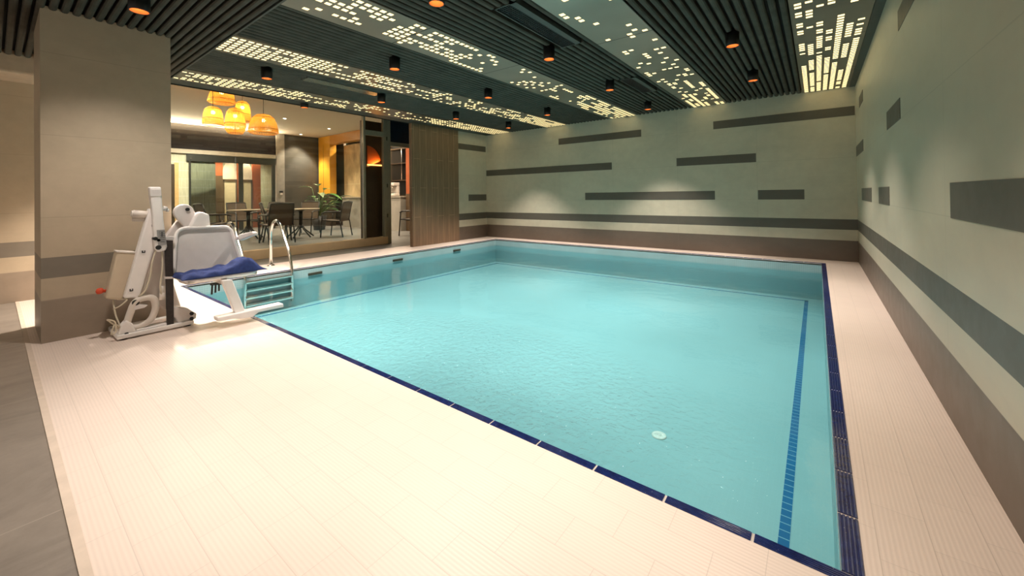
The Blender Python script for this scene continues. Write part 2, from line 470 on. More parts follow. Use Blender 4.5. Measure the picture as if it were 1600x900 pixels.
st(MB().box(-8.06, -8.03, -.5, YW, H-.012, 3.6).build('trim_9', DARK))

# perforated, backlit ceiling panels
JO = [1.30, 2.90, 4.50, 6.10, 7.70, YW-.012]
PROF = {  # (y, share of lit cells)
 'A': [(1.3,.9),(2.4,.8),(3.2,.55),(4.5,.30),(5.5,.25),(6.4,.45),(7.2,.75),(8.2,.9),(9.2,1)],
 'B': [(1.3,1),(2.5,.95),(2.8,.66),(4.2,.55),(5.0,.30),(6.4,.26),(7.0,.45),(7.8,.8),(9.2,.95)],
 'C': [(1.3,.6),(2.2,.66),(3.0,.5),(3.6,.32),(4.8,.2),(6.0,.3),(6.8,.42),(7.4,.75),(9.2,.88)],
 'D': [(1.3,.12),(2.9,.16),(4.5,.16),(5.4,.22),(6.6,.22),(7.3,.34),(7.9,.55),(8.4,.78),(9.2,.85)],
 'E': [(1.3,.2),(4.6,.2),(5.2,.33),(5.7,.42),(6.1,.5),(6.5,.72),(7.4,.86),(9.2,.93)]}
STEP = {'A': 'nearest the glass', 'B': 'second from the glass', 'C': 'midway', 'D': 'second from the right wall', 'E': 'nearest the right wall'}
ORD = ['fifth from the back wall', 'fourth from the back wall', 'third from the back wall', 'second from the back wall', 'touching the back wall']
def share(s, y):
    P = PROF[s]
    for (a, p), (b, q) in zip(P, P[1:]):
        if a <= y <= b: return p + (q-p)*(y-a)/(b-a)
    return P[-1][1]
for s, (xa, xb) in STR.items():
    rnd = random.Random('cells'+s)
    first = {'A': 0, 'B': 0, 'C': 0, 'D': 1, 'E': 2}[s]
    prevlit = [False]*7
    for k in range(first, 5):
        y0, y1 = JO[k]+.006, JO[k+1]-.006
        e = empty('light_panel', ((xa+xb)/2, (y0+y1)/2, H), 'lit perforated ceiling panel, %s, strip %s' % (ORD[k], STEP[s]), 'light panel', 'backlit ceiling panels')
        rows = int((y1-y0)/.08); ps = (y1-y0)/rows; px_ = .088; mx = (xb-xa-7*px_)/2
        sheet = MB(); diff = MB(); O = Vector(((xa+xb)/2, (y0+y1)/2, H))
        xs = [xa]; 
        for c in range(7): xs += [xa+mx+px_*c+.0155, xa+mx+px_*(c+1)-.0155]
        xs.append(xb); xs[0] = xa; ys = [y0]
        for r_ in range(rows): ys += [y0+ps*r_+.0125, y0+ps*(r_+1)-.0125]
        ys.append(y1)
        V = [[sheet.bm.verts.new((x, y, H)) for y in ys] for x in xs]
        for i in range(len(xs)-1):
            for j in range(len(ys)-1):
                cell = (i % 2 == 1) and (j % 2 == 1)
                if cell:
                    c = (i-1)//2; y = ys[j]; d = share(s, y)
                    if s == 'C' and y < 3.4: d *= .45 + .17*c
                    if s == 'D' and 7.0 < y < 8.0: d *= .45 + .2*c
                    w = .42 if d > .3 else .12
                    pr = min(.99, d + w*(1-d)) if prevlit[c] else max(0, d - w*d)
                    lit = rnd.random() < pr; prevlit[c] = lit
                    if lit:
                        diff.quad((xs[i]-.002, ys[j]-.002, H+.004), (xs[i+1]+.002, ys[j]-.002, H+.004), (xs[i+1]+.002, ys[j+1]+.002, H+.004), (xs[i]-.002, ys[j+1]+.002, H+.004))
                        continue
                sheet._face([V[i][j], V[i+1][j], V[i+1][j+1], V[i][j+1]])
        bmesh.ops.delete(sheet.bm, geom=[v for v in sheet.bm.verts if not v.link_faces], context='VERTS')
        for b_ in (sheet, diff): bmesh.ops.translate(b_.bm, vec=-O, verts=b_.bm.verts)
        sheet.build('perforated_sheet', PANEL, e)
        d_ = diff.build('lit_diffuser', CELL, e)
        d_['kind'] = 'stuff'
        MB().box(xa-O.x, xb-O.x, y0-O.y, y1-O.y, .012, .03).build('backing_tray', BORDER, e)

# vents and slot diffuser
for i, (a, b, c, d) in enumerate(VENTS):
    e = empty('ceiling_vent', ((a+b)/2, (c+d)/2, H), ['long black ceiling grille over the near half of the pool', 'long black ceiling grille nearer the back wall, beside the second downlight'][i], 'vent', 'ceiling air grilles')
    x, y = (b-a)/2, (d-c)/2; f = MB()
    f.box(-x, -x+.014, -y, y, -.006, .05); f.box(x-.07, x, -y, y, -.006, .05); f.box(-x, x, -y, -y+.016, -.006, .05); f.box(-x, x, y-.016, y, -.006, .05)
    f.build('frame', BORDER, e)
    g = MB()
    for k in range(int(2*y/.034)):
        q = -y+.02+k*.034; g.box(-x+.012, x-.07, q, q+.009, .004, .02)
    for k in range(7): g.box(-x+.014+k*.026, -x+.02+k*.026, -y, y, .002, .012)
    g.build('grille', LAMPBLK, e); MB().box(-x, x, -y, y, .045, .052).build('back_plate', DARK, e)
e = empty('ceiling_hatch', (-6.215, 3.57, H), 'long plain greenish plate let into the ribbed ceiling between the two left light strips', 'ceiling hatch')
MB().box(-.12, .12, -.65, .65, -.002, .03).build('plate', plain('satin_grey_green_plate', (.12, .16, .14), .25, .5), e)
f = MB(); f.box(-.132, -.12, -.66, .66, -.006, .05); f.box(.12, .132, -.66, .66, -.006, .05); f.box(-.12, .12, -.66, -.65, -.006, .05); f.box(-.12, .12, .65, .66, -.006, .05)
f.build('frame', BORDER, e)

# ------------------------------------------------------------------ downlights
LPROTO = None
def spot(x, y, z, power, ang=92, blend=.55, col=(1.0, .87, .74), rad=.03, aim=None):
    l = bpy.data.lights.new('spot_beam', 'SPOT'); l.energy = power; l.color = col
    l.spot_size = R(ang); l.spot_blend = blend; l.shadow_soft_size = rad
    o = bpy.data.objects.new('spot_beam', l); COL.objects.link(o); o.location = Vector((x, y, z))*U
    if aim: o.rotation_euler = (Vector(aim)-Vector((x, y, z))).to_track_quat('-Z', 'Y').to_euler()
    return o
def downlight(x, y, z, label, power=60, zt=None, ang=92, blend=.55):
    global LPROTO
    zt = zt or H+.03
    if LPROTO is None:
        e = empty('downlight', (0, 0, 0), 'x', 'downlight', 'black cylinder downlights')
        r, L = .071, .165
        b = MB(); n = 32
        b.lathe([(r*.86, .03), (r*.86, 0), (r*.93, -.002), (r, .004), (r, L), (0.001, L)], n=n)
        b.build('housing', LAMPBLK, e)
        MB().lathe([(r*.86, .002), (r*.72, .03), (r*.52, .058), (.001, .062)], n=n).build('reflector', LAMPIN, e)
        MB().lathe([(r*.50, .056), (.001, .0565)], n=n).build('lens', LAMPGLOW, e)
        LPROTO = e; c = e
    else:
        c = copy_tree(LPROTO)
    c.location = Vector((x, y, z))*U; c['label'] = label
    spot(x, y, z-.004, power, 84 if y > 7.8 else ang, .6 if y > 7.8 else blend, (1, .90, .82))
    return c
ROWN = {-6.13: 'left row over the pool', -4.45: 'second row from the left', -2.63: 'middle row', -.74: 'row nearest the right wall'}
L_ = 'black cylinder downlight, '
for x, y, z, lab in [
    (-.745, 5.18, 2.93, 'larger of the two between the right pair of light strips'),
    (-.74, 6.99, 2.93, 'farther of the two between the right pair of light strips'),
    (-2.614, 2.365, 2.93, 'at the top edge of the picture, nearest of the middle row'),
    (-2.618, 4.215, 2.93, 'second in the middle row, beside the long air grille'),
    (-2.64, 6.095, 2.93, 'third in the middle row, before the small grille'),
    (-2.66, 7.985, 2.93, 'last of the middle row, by the back wall'),
    (-4.40, 3.235, 2.93, 'nearest one between the second and third light strips'),
    (-4.468, 5.20, 2.93, 'second one between the second and third light strips'),
    (-4.50, 7.14, 2.93, 'last one between the second and third light strips'),
    (-6.11, 2.35, 2.93, 'nearest one between the two left light strips, above the lift'),
    (-6.125, 4.216, 2.93, 'second one between the two left light strips, by the plain plate'),
    (-6.235, 6.168, 2.93, 'third one between the two left light strips, above the wood-look panel'),
    (-6.10, 7.86, 2.93, 'last one between the two left light strips, in the back left corner'),
    (-7.87, 3.69, 3.0, 'hung at the ceiling edge in front of the glass wall')]:
    p = 80
    if y > 7.8: p = 130
    if z > 2.95: p = 45
    downlight(x, y, z, L_+lab, p)
downlight(-4.43, .745, 2.81, L_+'over the near deck beside the top of the pillar', 43, None, 125, 1.0)
for x, y in ((-3.0, .92), (-1.02, 1.08)): spot(x, y, 2.80, 50, 64, 1.0, (1, .93, .86))                 # the next lamps of that row, above the frame
spot(-6.62, 1.40, 2.80, 230, 100, .6)                          # the lamp behind the pillar
for x in (-3.5, -1.5): spot(x, -1.4, 2.8, 28)
for y in (3.3, 1.5): spot(-.74, y, 2.93, 45)

# ------------------------------------------------------------------ swimming pool
pool = empty('swimming_pool', ((XL+XR)/2, (YN+YB)/2, 0), 'rectangular indoor swimming pool with aqua lining and cobalt blue tile edge', 'swimming pool')
PO = Vector(((XL+XR)/2, (YN+YB)/2, 0)); ZB = -.63; CW = .062
def rel(mb): bmesh.ops.translate(mb.bm, vec=-PO, verts=mb.bm.verts); return mb
ix0, ix1, iy0, iy1 = XL+CW, XR-CW, YN+CW*.72, YB-CW
b = MB(); b.box(ix0-.1, ix1+.1, iy0-.1, iy1+.1, ZB-.1, ZB)
b.box(ix0-.1, ix0, iy0, iy1, ZB, -.175); b.box(ix1, ix1+.1, iy0, iy1, ZB, -.175)
b.box(ix0-.1, ix1+.1, iy0-.1, iy0, ZB, -.175); b.box(ix0-.1, ix1+.1, iy1, iy1+.1, ZB, -.175)
rel(b).build('basin', AQUA, pool)
b = MB()
b.box(ix0-.1, ix0, iy0, iy1, -.175, -.012); b.box(ix1, ix1+.1, iy0, iy1, -.175, -.012)
b.box(ix0-.1, ix1+.1, iy0-.1, iy0, -.175, -.012); b.box(ix0-.1, ix1+.1, iy1, iy1+.1, -.175, -.012)
rel(b).build('waterline_tiles', WLINE, pool)
# coping: ribbed cobalt tiles with pale joints
cp = MB(); gr = MB()
def coping(axis, a, b, c0, c1, n):
    p = (b-a)/n; w = c1-c0
    prof = [(c0, -.03)]
    ribs = 5
    for i in range(ribs):
        u0 = c0 + w*i/ribs; prof += [(u0+w*.01, -.001), (u0+w*.05, .003), (u0+w/ribs-w*.05, .003), (u0+w/ribs-w*.01, -.001)]
    prof.append((c1, -.03))
    for k in range(n):
        s0, s1 = a+p*k+.005, a+p*(k+1)-.005
        cp.prism(prof, 'X' if axis == 'X' else 'Y', s0, s1)
coping('X', XL, XR, YN, iy0, 24); coping('X', XL, XR, iy1, YB, 24)
coping('Y', iy0, iy1, XL, ix0, 23); coping('Y', iy0, iy1, ix1, XR, 23)
O4 = [(XL, YN), (XR, YN), (XR, YB), (XL, YB)]; I4 = [(ix0, iy0), (ix1, iy0), (ix1, iy1), (ix0, iy1)]
ring = [[gr.bm.verts.new((x, y, z)) for x, y in P_] for P_, z in ((O4, -.0018), (I4, -.0018), (I4, -.03), (O4, -.03))]
for q in range(4):
    for i in range(4): gr._face([ring[q][i], ring[q][(i+1) % 4], ring[(q+1) % 4][(i+1) % 4], ring[(q+1) % 4][i]])
rel(cp).build('coping', COPE, pool); rel(gr).build('grout_bed', GROUT, pool)
# stripe on the floor
b = MB(); i_ = .25; w = .052
b.box(XR-i_-w, XR-i_, YN+i_, YB-i_, ZB, ZB+.003); b.box(XL+i_, XL+i_+w, YN+i_, YB-i_, ZB, ZB+.003)
b.box(XL+i_, XR-i_, YB-i_-w, YB-i_, ZB, ZB+.003); b.box(XL+i_, XR-i_, YN+i_, YN+i_+w, ZB, ZB+.003)
rel(b).build('floor_stripe', STRIPE, pool)
for y in (3.57, 5.365, 7.155):
    b = MB(); b.box(ix0-.02, ix0+.018, y-.125, y+.125, -.148, -.105); b.box(ix0-.01, ix0+.024, y-.105, y+.105, -.14, -.113)
    rel(b).build('wall_inlet', BRONZE, pool)
b = MB(); c = (-1.0, 3.14)
b.lathe([(.055, 0), (.055, .006), (.045, .010), (.04, .006), (.018, .006), (.014, .014), (.001, .014)], (c[0], c[1], ZB), 28)
rel(b).build('floor_inlet', plain('white_fitting', (.42, .62, .60), .3), pool)
wat = MB(); nx, ny = 2, 2
wat.quad((ix0, iy0, -.155), (ix1, iy0, -.155), (ix1, iy1, -.155), (ix0, iy1, -.155))
w_ = wat.build('pool_water', WATER); tag(w_, 'clear turquoise water filling the pool, rippled near the middle of its near side', 'water')

# pool ladder
lad = empty('pool_ladder', (-7.6, 2.8, 0), 'stainless steel pool ladder with two looped handrails on the left edge of the pool', 'ladder')
LO = Vector((-7.6, 2.8, 0))
for y in (3.15, 2.44):
    path = rounded([(-8.07, y, 0), (-8.07, y, .60), (-7.98, y, .80), (-7.80, y, .86), (-7.62, y, .74), (-7.30, y, .27), (-7.22, y, .0), (-7.22, y, -.52)], .12, 5)
    MB().tube([Vector(p)-LO for p in path], .026, 14).build('handrail', STEEL, lad)
    MB().lathe([(.065, 0), (.065, .006), (.045, .022), (.028, .028)], Vector((-8.07, y, 0))-LO, 24).build('floor_flange', STEEL, lad)
for z in (-.09, -.22, -.34, -.46):
    b = MB(); b.box(-7.28+7.6, -7.17+7.6, 2.44-2.8, 3.15-2.8, z-.012, z+.012)
    for k in range(4): b.box(-7.275+7.6+k*.027, -7.262+7.6+k*.027, 2.46-2.8, 3.13-2.8, z+.012, z+.017)
    b.build('step', STEEL, lad, bevel=.004)

# ------------------------------------------------------------------ pool lift (chair hoist)
LX, LY = -5.0, .95
lift = empty('pool_lift', (LX, LY, 0), 'white pool access lift with chair, footrest and black strap, standing by the pillar', 'pool lift')
def lp(mb): bmesh.ops.translate(mb.bm, vec=-Vector((LX, LY, 0)), verts=mb.bm.verts); return mb
# base frame
b = MB(); b.box(-5.03, -4.93, .67, 1.22, .012, .05); b.box(-5.33, -5.03, .67, .76, .012, .05); b.box(-5.33, -5.03, 1.13, 1.22, .012, .05); b.box(-5.36, -5.28, .67, 1.22, .012, .05)
b.box(-5.06, -4.955, .80, 1.06, .05, .068)
base = lp(b).build('base_frame', WHITE, lift, .008)
for x, y in ((-4.98, .715), (-4.98, 1.175), (-5.31, .715), (-5.31, 1.175)):
    lp(MB().cyl((x, y, 0), (x, y, .03), .03, 16)).build('foot', BLACK, lift)
# front post and corner bracket
b = MB(); b.prism([(.68, .05), (.80, .05), (.775, .13), (.735, .17), (.70, .13)], 'X', -5.03, -4.95)
lp(b).build('corner_bracket', WHITE, lift, .01)
b = MB(); b.prism([(1.10, .05), (1.245, .05), (1.25, .10), (1.18, .17), (1.06, .22), (1.02, .20)], 'X', -5.06, -4.96)
bk = lp(b).build('corner_bracket', GREYW, lift, .012)
for y, z in ((1.205, .115), (1.205, .065), (.735, .045)): lp(MB().cyl((-4.96, y, z), (-4.938, y, z), .017, 6)).build('bolt', BLACK, lift)
# curved loop bar
loop = rounded([(-4.99, .735, .10), (-4.99, .765, .22), (-4.99, .80, .335), (-4.99, .93, .34), (-4.99, .945, .22), (-4.99, .91, .12), (-4.99, .83, .075), (-4.99, .745, .085)], .07, 5)
lp(MB().tube(loop, .028, 12)).build('loop_bar', OFFW, lift)
b = MB(); b.prism([(.76, .24), (.86, .25), (.885, .27), (.82, .29), (.77, .285)], 'X', -5.02, -4.965)
lp(b).build('catch_plate', GREYW, lift, .006)
# mast cover plate (tall triangle)
b = MB(); b.prism([(.84, .30), (.905, .62), (.965, .86), (1.0, .88), (1.045, .80), (1.08, .50), (1.17, .12), (1.10, .10), (.96, .24), (.90, .30)], 'X', -5.17, -5.10)
lp(b).build('mast_cover', PINKW, lift, .015)
# inclined actuator beam
b = MB(); b.prism([(.725, .36), (.83, .34), (.99, 1.00), (.965, 1.17), (.905, 1.17)], 'X', -5.10, -5.0)
beam = lp(b).build('lifting_beam', WHITE, lift, .014)
for y, z in ((.775, .42), (.86, .76), (.93, 1.0)):
    b = MB(); b.box(-5.0, -4.993, y-.012, y+.012, z-.004, z+.004); b.box(-5.0, -4.993, y-.012, y-.004, z, z+.018); b.box(-5.0, -4.993, y+.006, y+.012, z, z+.018)
    lp(b).build('slot_mark', BLACK, beam)
b = MB(); b.cyl((-5.0, .80, .31), (-4.965, .80, .31), .026, 20); lp(b).build('pivot_bolt', BLACK, lift)
# vertical arm with sticker
b = MB(); b.prism([(.893, 1.372), (.978, 1.372), (.995, 1.05), (1.02, .80), (1.01, .765), (.95, .755), (.93, .79), (.915, 1.1)], 'X', -5.02, -4.94)
arm_ = lp(b).build('vertical_arm', WHITE, lift, .012)
b = MB(); b.prism([(.896, 1.345), (.976, 1.345), (.978, 1.285), (.90, 1.285)], 'X', -4.94, -4.936); lp(b).build('cap_band', GREYW, arm_)
b = MB(); b.prism([(.943, .965), (1.0, .965), (1.015, .82), (.953, .815)], 'X', -4.94, -4.935); stk = lp(b).build('sticker', LABELM, arm_)
b = MB()
for k in range(6): b.box(-4.935, -4.933, .958+.002*k, 1.0, .945-.019*k, .949-.019*k)
b.box(-4.935, -4.933, .975, .985, .90, .945)
lp(b).build('sticker_print', LABELD, stk)
# actuator handle pointing left
b = MB(); b.cyl((-5.06, .795, 1.125), (-5.06, .93, 1.105), .034, 18); b.cyl((-5.06, .785, 1.126), (-5.06, .80, 1.124), .028, 18)
b.cyl((-5.10, .80, 1.07), (-5.06, .92, 1.06), .02, 14)
lp(b).build('actuator_motor', OFFW, lift)
b = MB(); b.cyl((-5.0, 1.0, 1.17), (-5.0, 1.03, 1.16), .022, 14); b.cyl((-5.0, 1.03, 1.15), (-5.0, 1.045, 1.145), .017, 10); lp(b).build('side_knob', GREYW, lift)
for y, z, r in ((.935, .885, .017), (.957, .868, .014), (.955, .80, .022)): lp(MB().cyl((-5.0, y, z), (-4.935, y, z), r, 10)).build('clamp_screw', BLACK, lift)
# battery box
b = MB(); b.prism([(.69, .785), (.825, .76), (.80, .64), (.725, .335), (.615, .37), (.63, .45)], 'X', -5.20, -5.06)
bat = lp(b).build('battery_box', BEIGE, lift, .016, 3)
b = MB(); b.prism([(.688, .79), (.822, .765), (.82, .75), (.686, .775)], 'X', -5.205, -5.055); lp(b).build('box_lid', OFFW, bat, .005)
b = MB(); b.cyl((-5.13, .625, .43), (-5.13, .60, .435), .014, 12); b.lathe([(.001, -.028), (.02, -.022), (.028, 0), (.02, .022), (.001, .028)], (-5.13, .588, .437), 16)
lp(b).build('stop_button', RED, bat)
# black strap
b = MB(); b.prism([(1.0, .865), (1.065, .855), (1.068, .045), (1.015, .05), (1.008, .52)], 'X', -4.965, -4.952)
strap = lp(b).build('strap', STRAP, lift)
b = MB(); b.prism([(1.0, .515), (1.075, .505), (1.075, .485), (1.0, .495)], 'X', -4.97, -4.944); lp(b).build('buckle', GREYW, strap)
b = MB(); b.prism([(.99, .905), (1.075, .89), (1.075, .86), (.985, .87)], 'X', -4.98, -4.958); lp(b).build('strap_anchor', GREYW, lift, .004)
# rear swing arm cover behind the seat
b = MB(); b.prism([(1.055, .83), (1.195, 1.045), (1.33, .96), (1.33, .79), (1.055, .79)], 'X', -5.40, -5.33)
lp(b).build('swing_arm', GREYW, lift, .012)
b = MB(); b.prism([(1.26, .90)] + arc(1.225, 1.115, .085, 215, 10, 12) + [(1.40, .96), (1.36, .86)], 'X', -5.33, -5.26)
rear = lp(b).build('swing_arm_cover', GREYW, lift, .014)
b = MB(); b.cyl((-5.26, 1.25, 1.145), (-5.245, 1.25, 1.145), .018, 16); lp(b).build('cover_bolt', BLACK, rear)
b = MB(); b.prism([(1.31, 1.10), (1.35, 1.12), (1.425, 1.085), (1.44, .85), (1.27, .84), (1.23, .90)], 'X', -5.30, -5.19); lp(b).build('arm_housing', WHITE, lift, .02)
# bar that carries the seat
b = MB(); b.bar((-5.20, 1.06, .60), (-5.20, 1.36, .60), .07, .07); b.bar((-5.19, 1.25, .46), (-5.29, 1.25, .93), .07, .05); b.bar((-5.16, 1.36, .44), (-4.9, 1.40, .435), .06, .06)
lp(b).build('seat_carrier', GREYW, lift, .006)
# cables
b = MB(); b.tube(rounded([(-4.97, .95, .80), (-4.96, .91, .66), (-4.965, .90, .52), (-4.97, .865, .40), (-4.98, .82, .36)], .08, 4), .007, 8)
b.tube(rounded([(-4.97, .985, .80), (-4.955, .99, .6), (-4.955, .965, .42), (-4.96, .985, .33)], .08, 4), .007, 8)
b.tube(rounded([(-5.1, .67, .34), (-5.05, .675, .22), (-5.0, .70, .12), (-4.98, .69, .08)], .05, 4), .006, 8)
b.tube(rounded([(-5.1, .70, .34), (-5.0, .76, .35), (-5.02, .70, .29), (-5.05, .665, .27)], .05, 4), .006, 8)
b.tube(rounded([(-4.98, .69, .10), (-4.96, .625, .19), (-4.96, .61, .205), (-4.96, .665, .18), (-4.96, .67, .075), (-4.96, .635, .06), (-4.96, .66, .16), (-4.97, .70, .11)], .04, 4), .006, 8)
lp(b).build('cable', CORD, lift)
b = MB(); b.cyl((-4.97, .985, .365), (-4.97, .985, .43), .017, 12); b.cyl((-4.97, .985, .30), (-4.97, .985, .365), .025, 14, .017); lp(b).build('cable_plug', OFFW, lift)
# seat
def yz_round(y0, y1, z0, z1, r, n=6):
    return arc(y0+r, z0+r, r, 180, 270, n) + arc(y1-r, z0+r, r, 270, 360, n) + arc(y1-r, z1-r, r, 0, 90, n) + arc(y0+r, z1-r, r, 90, 180, n)
seat = empty('seat', (0, 0, 0), None, None); seat.parent = lift
SY0, SY1 = 1.095, 1.71
def tilt(y, z, k=.0): return -5.075 - (z-.47)*.20
# backrest shell: thin, leaning back, narrower at the top
b = MB(); outl = arc(SY0+.06, .52, .06, 180, 270, 6) + arc(SY1-.02-.06, .52, .06, 270, 360, 6) + arc(SY1-.09-.085, .945-.085, .085, 0, 90, 8) + arc(SY0+.035+.085, .955-.085, .085, 90, 180, 8)
ringA = [b.bm.verts.new((tilt(y, z)+.012, y, z)) for y, z in outl]
inner = [(1.395+(y-1.395)*.86, .71+(z-.71)*.86) for y, z in outl]
ringB = [b.bm.verts.new((tilt(y, z)-.012, y, z)) for y, z in inner]
ringC = [b.bm.verts.new((tilt(y, z)-.03, y, z)) for y, z in inner]; ringD = [b.bm.verts.new((tilt(y, z)-.012, y, z)) for y, z in outl]
for A, B in ((ringA, ringB), (ringC, ringD), (ringD, ringA)):
    for i in range(len(A)):
        j = (i+1) % len(A); f = b._face([A[i], A[j], B[j], B[i]])
        if f: f.smooth = True
b._face(ringB); b._face(ringC)
bs = lp(b).build('backrest', GREYW, lift)
rim = [(tilt(y, z)+.006, y, z) for y, z in outl]
lp(MB().tube(rim, .017, 10, closed=True)).build('backrest_rim', WHITE, bs)
# seat pan
b = MB(); sec = [(-5.09, .50), (-4.98, .475), (-4.80, .480), (-4.70, .492), (-4.665, .482), (-4.66, .462), (-4.69, .448), (-4.80, .440), (-4.98, .435), (-5.10, .46)]
b.prism(sec, 'Y', SY0+.02, SY1-.02)
pan = lp(b).build('seat_pan', OFFW, lift, .012, 3)
lp(MB().tube(rounded([(-5.06, SY0, .505), (-4.80, SY0, .49), (-4.675, SY0+.03, .485), (-4.655, SY0+.12, .482), (-4.655, SY1-.12, .482), (-4.675, SY1-.03, .485), (-4.80, SY1, .49), (-5.06, SY1, .505)], .05, 4), .017, 10)).build('pan_rim', WHITE, pan)
seat_e = seat; bpy.data.objects.remove(seat_e)
# raised armrest on the right
b = MB(); b.prism([(-5.12, .80), (-5.08, .855), (-4.72, .905), (-4.66, .89), (-4.66, .868), (-4.74, .855), (-5.04, .79)], 'Y', 1.655, 1.70)
ar = lp(b).build('armrest', GREYW, lift, .01)
b = MB(); b.cyl((-5.1, 1.64, .815), (-5.1, 1.71, .815), .024, 16); lp(b).build('armrest_pivot', GREYW, ar)
# footrest
b = MB(); b.prism([(1.355, .46), (1.445, .45), (1.555, .115), (1.465, .115)], 'X', -4.66, -4.60)
fr_ = lp(b).build('footrest_leg', WHITE, lift, .008)
b = MB(); b.prism([(1.305, .118), (1.895, .122), (1.90, .082), (1.66, .085), (1.60, .05), (1.50, .055), (1.44, .075), (1.31, .078)], 'X', -4.67, -4.55)
lp(b).build('footrest_bar', WHITE, lift, .008)
b = MB(); b.bar((-4.92, 1.40, .435), (-4.62, 1.40, .43), .05, .05); lp(b).build('footrest_hinge', GREYW, lift, .005)
for k in range(3): lp(MB().bar((-4.80, 1.335+.028*k, .40), (-4.80, 1.33+.03*k, .30+.012*k), .014, .014)).build('belt_clip', BLACK, lift)
lp(MB().bar((-4.80, 1.32, .402), (-4.80, 1.41, .392), .03, .018)).build('belt_clip', BLACK, lift)

# towel left on the seat
tw = MB(); NX, NY = 22, 44
TOPZ = [(1.055,.505),(1.08,.545),(1.16,.555),(1.26,.556),(1.36,.566),(1.45,.585),(1.52,.63),(1.57,.672),(1.62,.675),(1.655,.64),(1.69,.585),(1.73,.545),(1.78,.512)]
def interp(P, x):
    for (a, p), (c, q) in zip(P, P[1:]):
        if a <= x <= c:
            u = (x-a)/(c-a); u = u*u*(3-2*u); return p+(q-p)*u
    return P[-1][1] if x > P[-1][0] else P[0][1]
top, bot = [], []
rn = random.Random(3)
for i in range(NX+1):
    u = i/NX; x = -5.03 + .40*u; rt, rb_ = [], []
    for j in range(NY+1):
        v = j/NY; y = 1.06 + .715*v + .012*math.sin(u*7)*(v-.5)
        h = interp(TOPZ, y) - .50
        prof = math.sin(PI*min(1, max(0, .02+.96*u)))**.35 if 0 < i < NX else 0.0
        ed = 0.0 if j in (0, NY) else 1.0
        wr = .009*math.sin(9*v*3+5*u) + .006*math.sin(31*v-9*u) + .006*math.sin(17*u+8*v)
        skew = (.55+.45*u) if y > 1.48 else (.75+.25*u)
        z = .502 + max(.006, h*prof*skew + wr*ed*prof)*(1 if ed else .2)
        rt.append(tw.bm.verts.new((x, y, z))); rb_.append(tw.bm.verts.new((x, y, .500)))
    top.append(rt); bot.append(rb_)
for i in range(NX):
    for j in range(NY):
        tw._face([top[i][j], top[i+1][j], top[i+1][j+1], top[i][j+1]]); tw._face([bot[i][j], bot[i][j+1], bot[i+1][j+1], bot[i+1][j]])
for j in range(NY):
    tw._face([top[0][j], top[0][j+1], bot[0][j+1], bot[0][j]]); tw._face([top[NX][j+1], top[NX][j], bot[NX][j], bot[NX][j+1]])
for i in range(NX):
    tw._face([top[i+1][0], top[i][0], bot[i][0], bot[i+1][0]]); tw._face([top[i][NY], top[i+1][NY], bot[i+1][NY], bot[i][NY]])
tag(tw.build('towel', TOWEL, smooth=True, subsurf=1, origin=(-4.85, 1.4, .50)), 'crumpled navy blue towel lying on the seat of the white pool lift', 'towel')

# ------------------------------------------------------------------ glass wall and door to the dining room
GX = -9.15
sill = MB().box(GX-.10, GX+.06, -.3, 6.42, 0, .195).build('trim_10', OAKSILL, bevel=.006); st(sill)
def window(name, y0, y1, z0, z1, mat, fr=0.0, bar=None):
    p = MB().box(GX-.006, GX+.006, y0, y1, z0, z1).build(name, mat); st(p)
    return p
window('window_1', .3, 2.94, .195, 3.42, GLASS); window('window_2', 2.95, 5.73, .195, 3.42, GLASS)
window('window_3', 5.79, 6.32, .195, 2.84, GLASS); window('window_4', 5.79, 6.32, 2.97, 3.42, GLASS)
mb = MB(); mb.box(GX-.05, GX+.05, 6.32, 6.535, 0, 3.45)
mb.box(GX-.05, GX+.05, 5.735, 5.785, .195, 3.45); mb.box(GX-.05, GX+.05, 5.785, 6.32, 2.84, 2.97)
mb.box(GX-.05, GX+.05, 6.535, 7.6, 2.62, 2.73); mb.box(GX-.05, GX+.05, -.3, 7.6, 3.42, 3.5)
fr = mb.build('trim_11', ALU, bevel=.006); st(fr)
for z in (.7, 1.5, 2.75): MB().box(GX+.05, GX+.062, 6.40, 6.425, z, z+.10).build('hinge', BRONZE, fr)
st(MB().box(GX-.01, GX+.01, 6.535, 7.6, 2.73, 3.42).build('window_5', BGLASS))
st(MB().box(-9.30, -8.06, -.5, 7.6, 3.5, 3.6).build('ceiling', DARK))
st(MB().box(GX-.05, GX+.05, 7.45, 7.6, 0, 2.62).build('trim_12', BRONZE))
# wood-look tiled panel
pn = MB().box(-8.035, -7.93, 6.31, 7.92, .004, H-.004).build('wood_look_panel', WOODP)
tag(pn, 'tall brown wood-look tiled wall panel standing between the glass wall and the back corner', 'wall panel', kind='structure')
# brown corner block with a glowing arch behind the narrow pane
dk = empty('arch_niche_unit', (-9.62, 6.32, 0), 'dark brown panel with a glowing orange half arch, behind the narrow glass pane', 'niche panel')
DB = plain('dark_brown_laminate', (.05, .035, .022), .35, 0, .25, 5)
b = MB(); b.box(-.06, .06, -.33, .36, 0, 3.3); b.build('panel', DB, dk)
b = MB(); ap = [(-.20, 2.13), (.22, 2.12)] + [(-.20+.42*math.cos(R(a)), 2.13+.50*math.sin(R(a))) for a in range(8, 91, 8)] + [(-.20, 2.63)]
b.prism(ap, 'X', .06, .068); b.build('arch', plain('burnt_orange_paint', (.42, .10, .02), .5), dk)
b = MB(); b.box(.06, .085, -.20, .235, 2.10, 2.135); b.build('light_strip', emit('amber_strip', (1, .42, .10), 2.2), dk)
l = bpy.data.lights.new('arch_light', 'AREA'); l.energy = 1.2; l.color = (1, .45, .12); l.size = .3; l.size_y = .03; l.shape = 'RECTANGLE'
